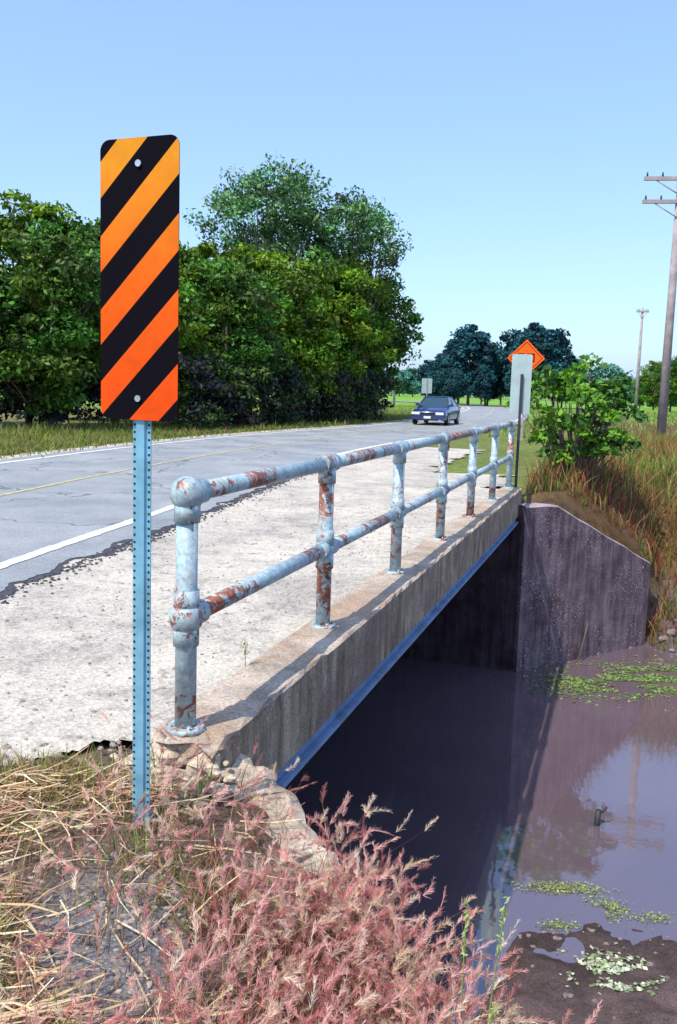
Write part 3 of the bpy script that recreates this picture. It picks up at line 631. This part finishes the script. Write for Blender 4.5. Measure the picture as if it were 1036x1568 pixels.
for s,q,z,r in((-.26,3.25,-.05,.085),(-.12,3.22,-.07,.095),(.0,3.24,-.10,.08),(-.05,3.33,-.02,.07),(-.22,3.33,.0,.06),(.06,3.32,-.16,.09),(.02,3.12,-.13,.06),(-.34,3.3,-.03,.05),(-.15,3.1,-.08,.05),(.0,3.38,-.22,.1)):
    x,y,_z=SQ(s,q); pts.append((x,y,z,r))
for _ in range(110):
    s=random.uniform(-.45,.15); q=random.uniform(2.85,3.4); x,y,_z=SQ(s,q); pts.append((x,y,random.uniform(-.06,.0),random.uniform(.006,.025)))
rocks('broken_concrete_chunks',pts,M_cream,7,5,.28)
pts=[]
for _ in range(150):
    x=random.uniform(3.9,8.5); s_=random.gauss(0,.25); y=15.6+.12*(x-5)+s_; h=float(hz(x,y)); 
    if -2.95<h<-2.2: pts.append((x,y,h+.01,random.uniform(.03,.10)))
for _ in range(200):
    x=random.uniform(1.0,4.2); y=random.uniform(4.6,7.2); h=float(hz(x,y))
    if h>WATER-.03: pts.append((x,y,h-.002,random.uniform(.006,.026)))
rocks('creek_stones',pts,M_mudrock,8,6)
def floaters(name,blobs,size,cols):
    P=[]
    for x,y,sx,sy,m in blobs: P.append(np.column_stack([rng.normal(x,sx,m),rng.normal(y,sy,m)]))
    P=np.concatenate(P); k=fbm(P[:,0]*2.2,P[:,1]*5)>-.05; P=P[k]; n=len(P); h=hz(P[:,0],P[:,1]); z=np.maximum(h,WATER)+rng.uniform(.006,.02,n)
    Nn=nrm(rng.normal(0,.25,(n,3))+[0,0,1]); L=size*rng.uniform(.6,1.4,n); obj(name,quads_mesh(leafq(np.column_stack([P,z]),Nn,L,L*.8),palette(n,cols),[M_leaf]))
floaters('duckweed',[(4.6,13.9,.6,.4,2600),(5.4,14.3,.5,.4,2000),(3.8,13.6,.4,.3,900),(5.6,13.2,.4,.35,1100)],.022,[(.16,.32,.05),(.26,.38,.10),(.10,.20,.05),(.26,.22,.12)])
floaters('floating_algae',[(2.15,7.75,.22,.05,700),(2.45,7.45,.10,.10,450),(1.95,7.15,.08,.04,160),(2.8,7.3,.1,.05,140)],.010,[(.26,.38,.08),(.38,.42,.16),(.2,.2,.1)])
floaters('water_plants',[(2.15,6.5,.16,.12,420),(2.3,6.3,.10,.08,200)],.020,[(.55,.60,.42),(.3,.4,.2),(.62,.64,.5),(.2,.25,.12)])
mb=MB(); mb.tube((2.78,9.0,WATER-.1),(2.80,9.02,WATER+.16),.035,.03,n=8); mb.tube((2.79,9.01,WATER+.1),(2.88,9.0,WATER+.2),.015,.01,n=6); mb.obj('tree_stump',[M_dark])
mb=MB(); mb.tube((4.1,14.9,WATER),(4.45,15.4,WATER+1.0),.018,.01,n=6); mb.obj('driftwood_stick',[M_bark])
# ---------------------------------------------------------------- car
def car(loc,rot):
    e=empty('sedan_car',loc,rot)
    M_body,nt,b=newmat('car_paint'); b.inputs['Base Color'].default_value=(.012,.03,.12,1); b.inputs['Roughness'].default_value=.25; b.inputs['Coat Weight'].default_value=.6
    M_gl,nt,b=newmat('car_glass'); b.inputs['Base Color'].default_value=(.02,.05,.07,1); b.inputs['Roughness'].default_value=.08; b.inputs['IOR'].default_value=1.8
    M_lt=simple('lamp_lens',(.7,.72,.7),.15); M_tire=simple('tyre',(.02,.02,.02),.9); M_rim=simple('rim',(.35,.36,.38),.4,.6)
    st=[(2.22,.66,.62,.30,.56),(2.15,.80,.76,.22,.66),(1.9,.84,.79,.19,.73),(1.2,.855,.80,.19,.83),(.8,.86,.80,.19,.90),(-1.0,.86,.80,.19,.93),(-1.5,.85,.79,.19,.95),(-2.1,.82,.76,.24,.93),(-2.22,.76,.70,.34,.85)]
    mb=MB(); rows=[]
    for y,wl,wb,zl,zt in st:
        h=[(wl*.88,zl),(wl,zl+.1),(wl+.012,(zl+zt)*.52),(wb,zt-.07),(wb-.07,zt),(0,zt+.025)]
        full=h+[(-x,z) for x,z in h[-2::-1]]; r=[]
        for x,z in full: r.append(len(mb.v)); mb.v.append((x,y,z))
        rows.append(r)
    for a,c in zip(rows,rows[1:]):
        for i in range(len(a)-1): mb.f.append((a[i],a[i+1],c[i+1],c[i])); mb.m.append(0); mb.sm.append(True)
    for r in(rows[0][::-1],rows[-1]): mb.f.append(tuple(r)); mb.m.append(0); mb.sm.append(False)
    bz,rz=.90,1.37
    Bp=[(.76,.85,bz),(-.76,.85,bz),(-.76,-1.62,bz+.03),(.76,-1.62,bz+.03)]; Rp=[(.56,.12,rz-.02),(-.56,.12,rz-.02),(-.56,-1.0,rz-.03),(.56,-1.0,rz-.03)]
    for i in range(4): j=(i+1)%4; mb.poly([Bp[i],Bp[j],Rp[j],Rp[i]],1)
    A=[(x*1.02,y*1.03 if y<0 else y+.04,z+.004) for x,y,z in Rp];T_=[(x*.8,y*.85,z+.035) for x,y,z in Rp]
    mb.poly(T_,0)
    for i in range(4):
        j=(i+1)%4; mb.poly([A[i],A[j],T_[j],T_[i]],0)
        mb.tube(Bp[i],Rp[i],.035,n=6)
    for sx in(-1,1):
        mb.tube((sx*.765,-.35,bz),(sx*.56,-.42,rz-.02),.03,n=6)
        mb.box((sx*.86-.08,.6,.9),(sx*.86+.08,.72,1.02))
        for y in(1.35,-1.32):
            mb.tube((sx*.70,y,.31),(sx*.875,y,.31),.31,n=20,m=3); mb.tube((sx*.80,y,.31),(sx*.88,y,.31),.19,n=16,m=4)
        mb.box((sx*.58-.19,2.12,.50),(sx*.58+.19,2.235,.62),2)
    mb.box((-.35,2.15,.50),(.35,2.23,.61),3); mb.box((-.80,2.1,.27),(.80,2.28,.43),0); mb.box((-.55,2.27,.22),(.55,2.29,.29),3)
    mb.box((-.17,2.282,.32),(.17,2.292,.43),2)
    mb.obj('body',[M_body,M_gl,M_lt,M_tire,M_rim],parent=e)
car((4.75,46,.02),math.pi-math.radians(17))
# ---------------------------------------------------------------- light, sky, camera
d=Vector((-.36,-.44,.85)).normalized(); el=math.asin(d.z); az=math.atan2(d.x,d.y)
w=bpy.data.worlds.new('World'); sc.world=w; w.use_nodes=True; nt=w.node_tree; bg=nt.nodes['Background']
sky=nt.nodes.new('ShaderNodeTexSky'); sky.sky_type='NISHITA'; sky.sun_disc=False; sky.sun_elevation=el; sky.sun_rotation=az
sky.air_density=1.0; sky.dust_density=1.5; sky.ozone_density=1.0
c=mix(nt,1.,sky.outputs[0],(.85,.98,1.05),'MULTIPLY'); c=mix(nt,1.,c,(1.25,1.85,3.6),'ADD')   # humid summer haze
nt.links.new(c,bg.inputs[0]); bg.inputs[1].default_value=.15
L=bpy.data.lights.new('sun','SUN'); L.energy=5.0; L.angle=math.radians(.5); L.color=(1,.93,.82); lo=bpy.data.objects.new('sun',L); sc.collection.objects.link(lo); lo.rotation_euler=(-d).to_track_quat('-Z','Y').to_euler()
cam=bpy.data.cameras.new('camera'); co=bpy.data.objects.new('camera',cam); sc.collection.objects.link(co); sc.camera=co
cam.sensor_fit='VERTICAL'; cam.sensor_height=36; cam.sensor_width=24; cam.lens=36*1400/1568; cam.clip_end=4000; cam.clip_start=.05
al=math.atan(187/1400); r=math.radians(1.8)
F=Vector((0,math.cos(al),-math.sin(al))); R0=Vector((1,0,0)); U0=Vector((0,math.sin(al),math.cos(al)))
R=R0*math.cos(r)+U0*math.sin(r); U=-R0*math.sin(r)+U0*math.cos(r)
co.matrix_world=Matrix(((R.x,U.x,-F.x,0),(R.y,U.y,-F.y,0),(R.z,U.z,-F.z,1.56),(0,0,0,1)))
sc.view_settings.view_transform='Standard'; sc.view_settings.look='None'; sc.view_settings.exposure=0
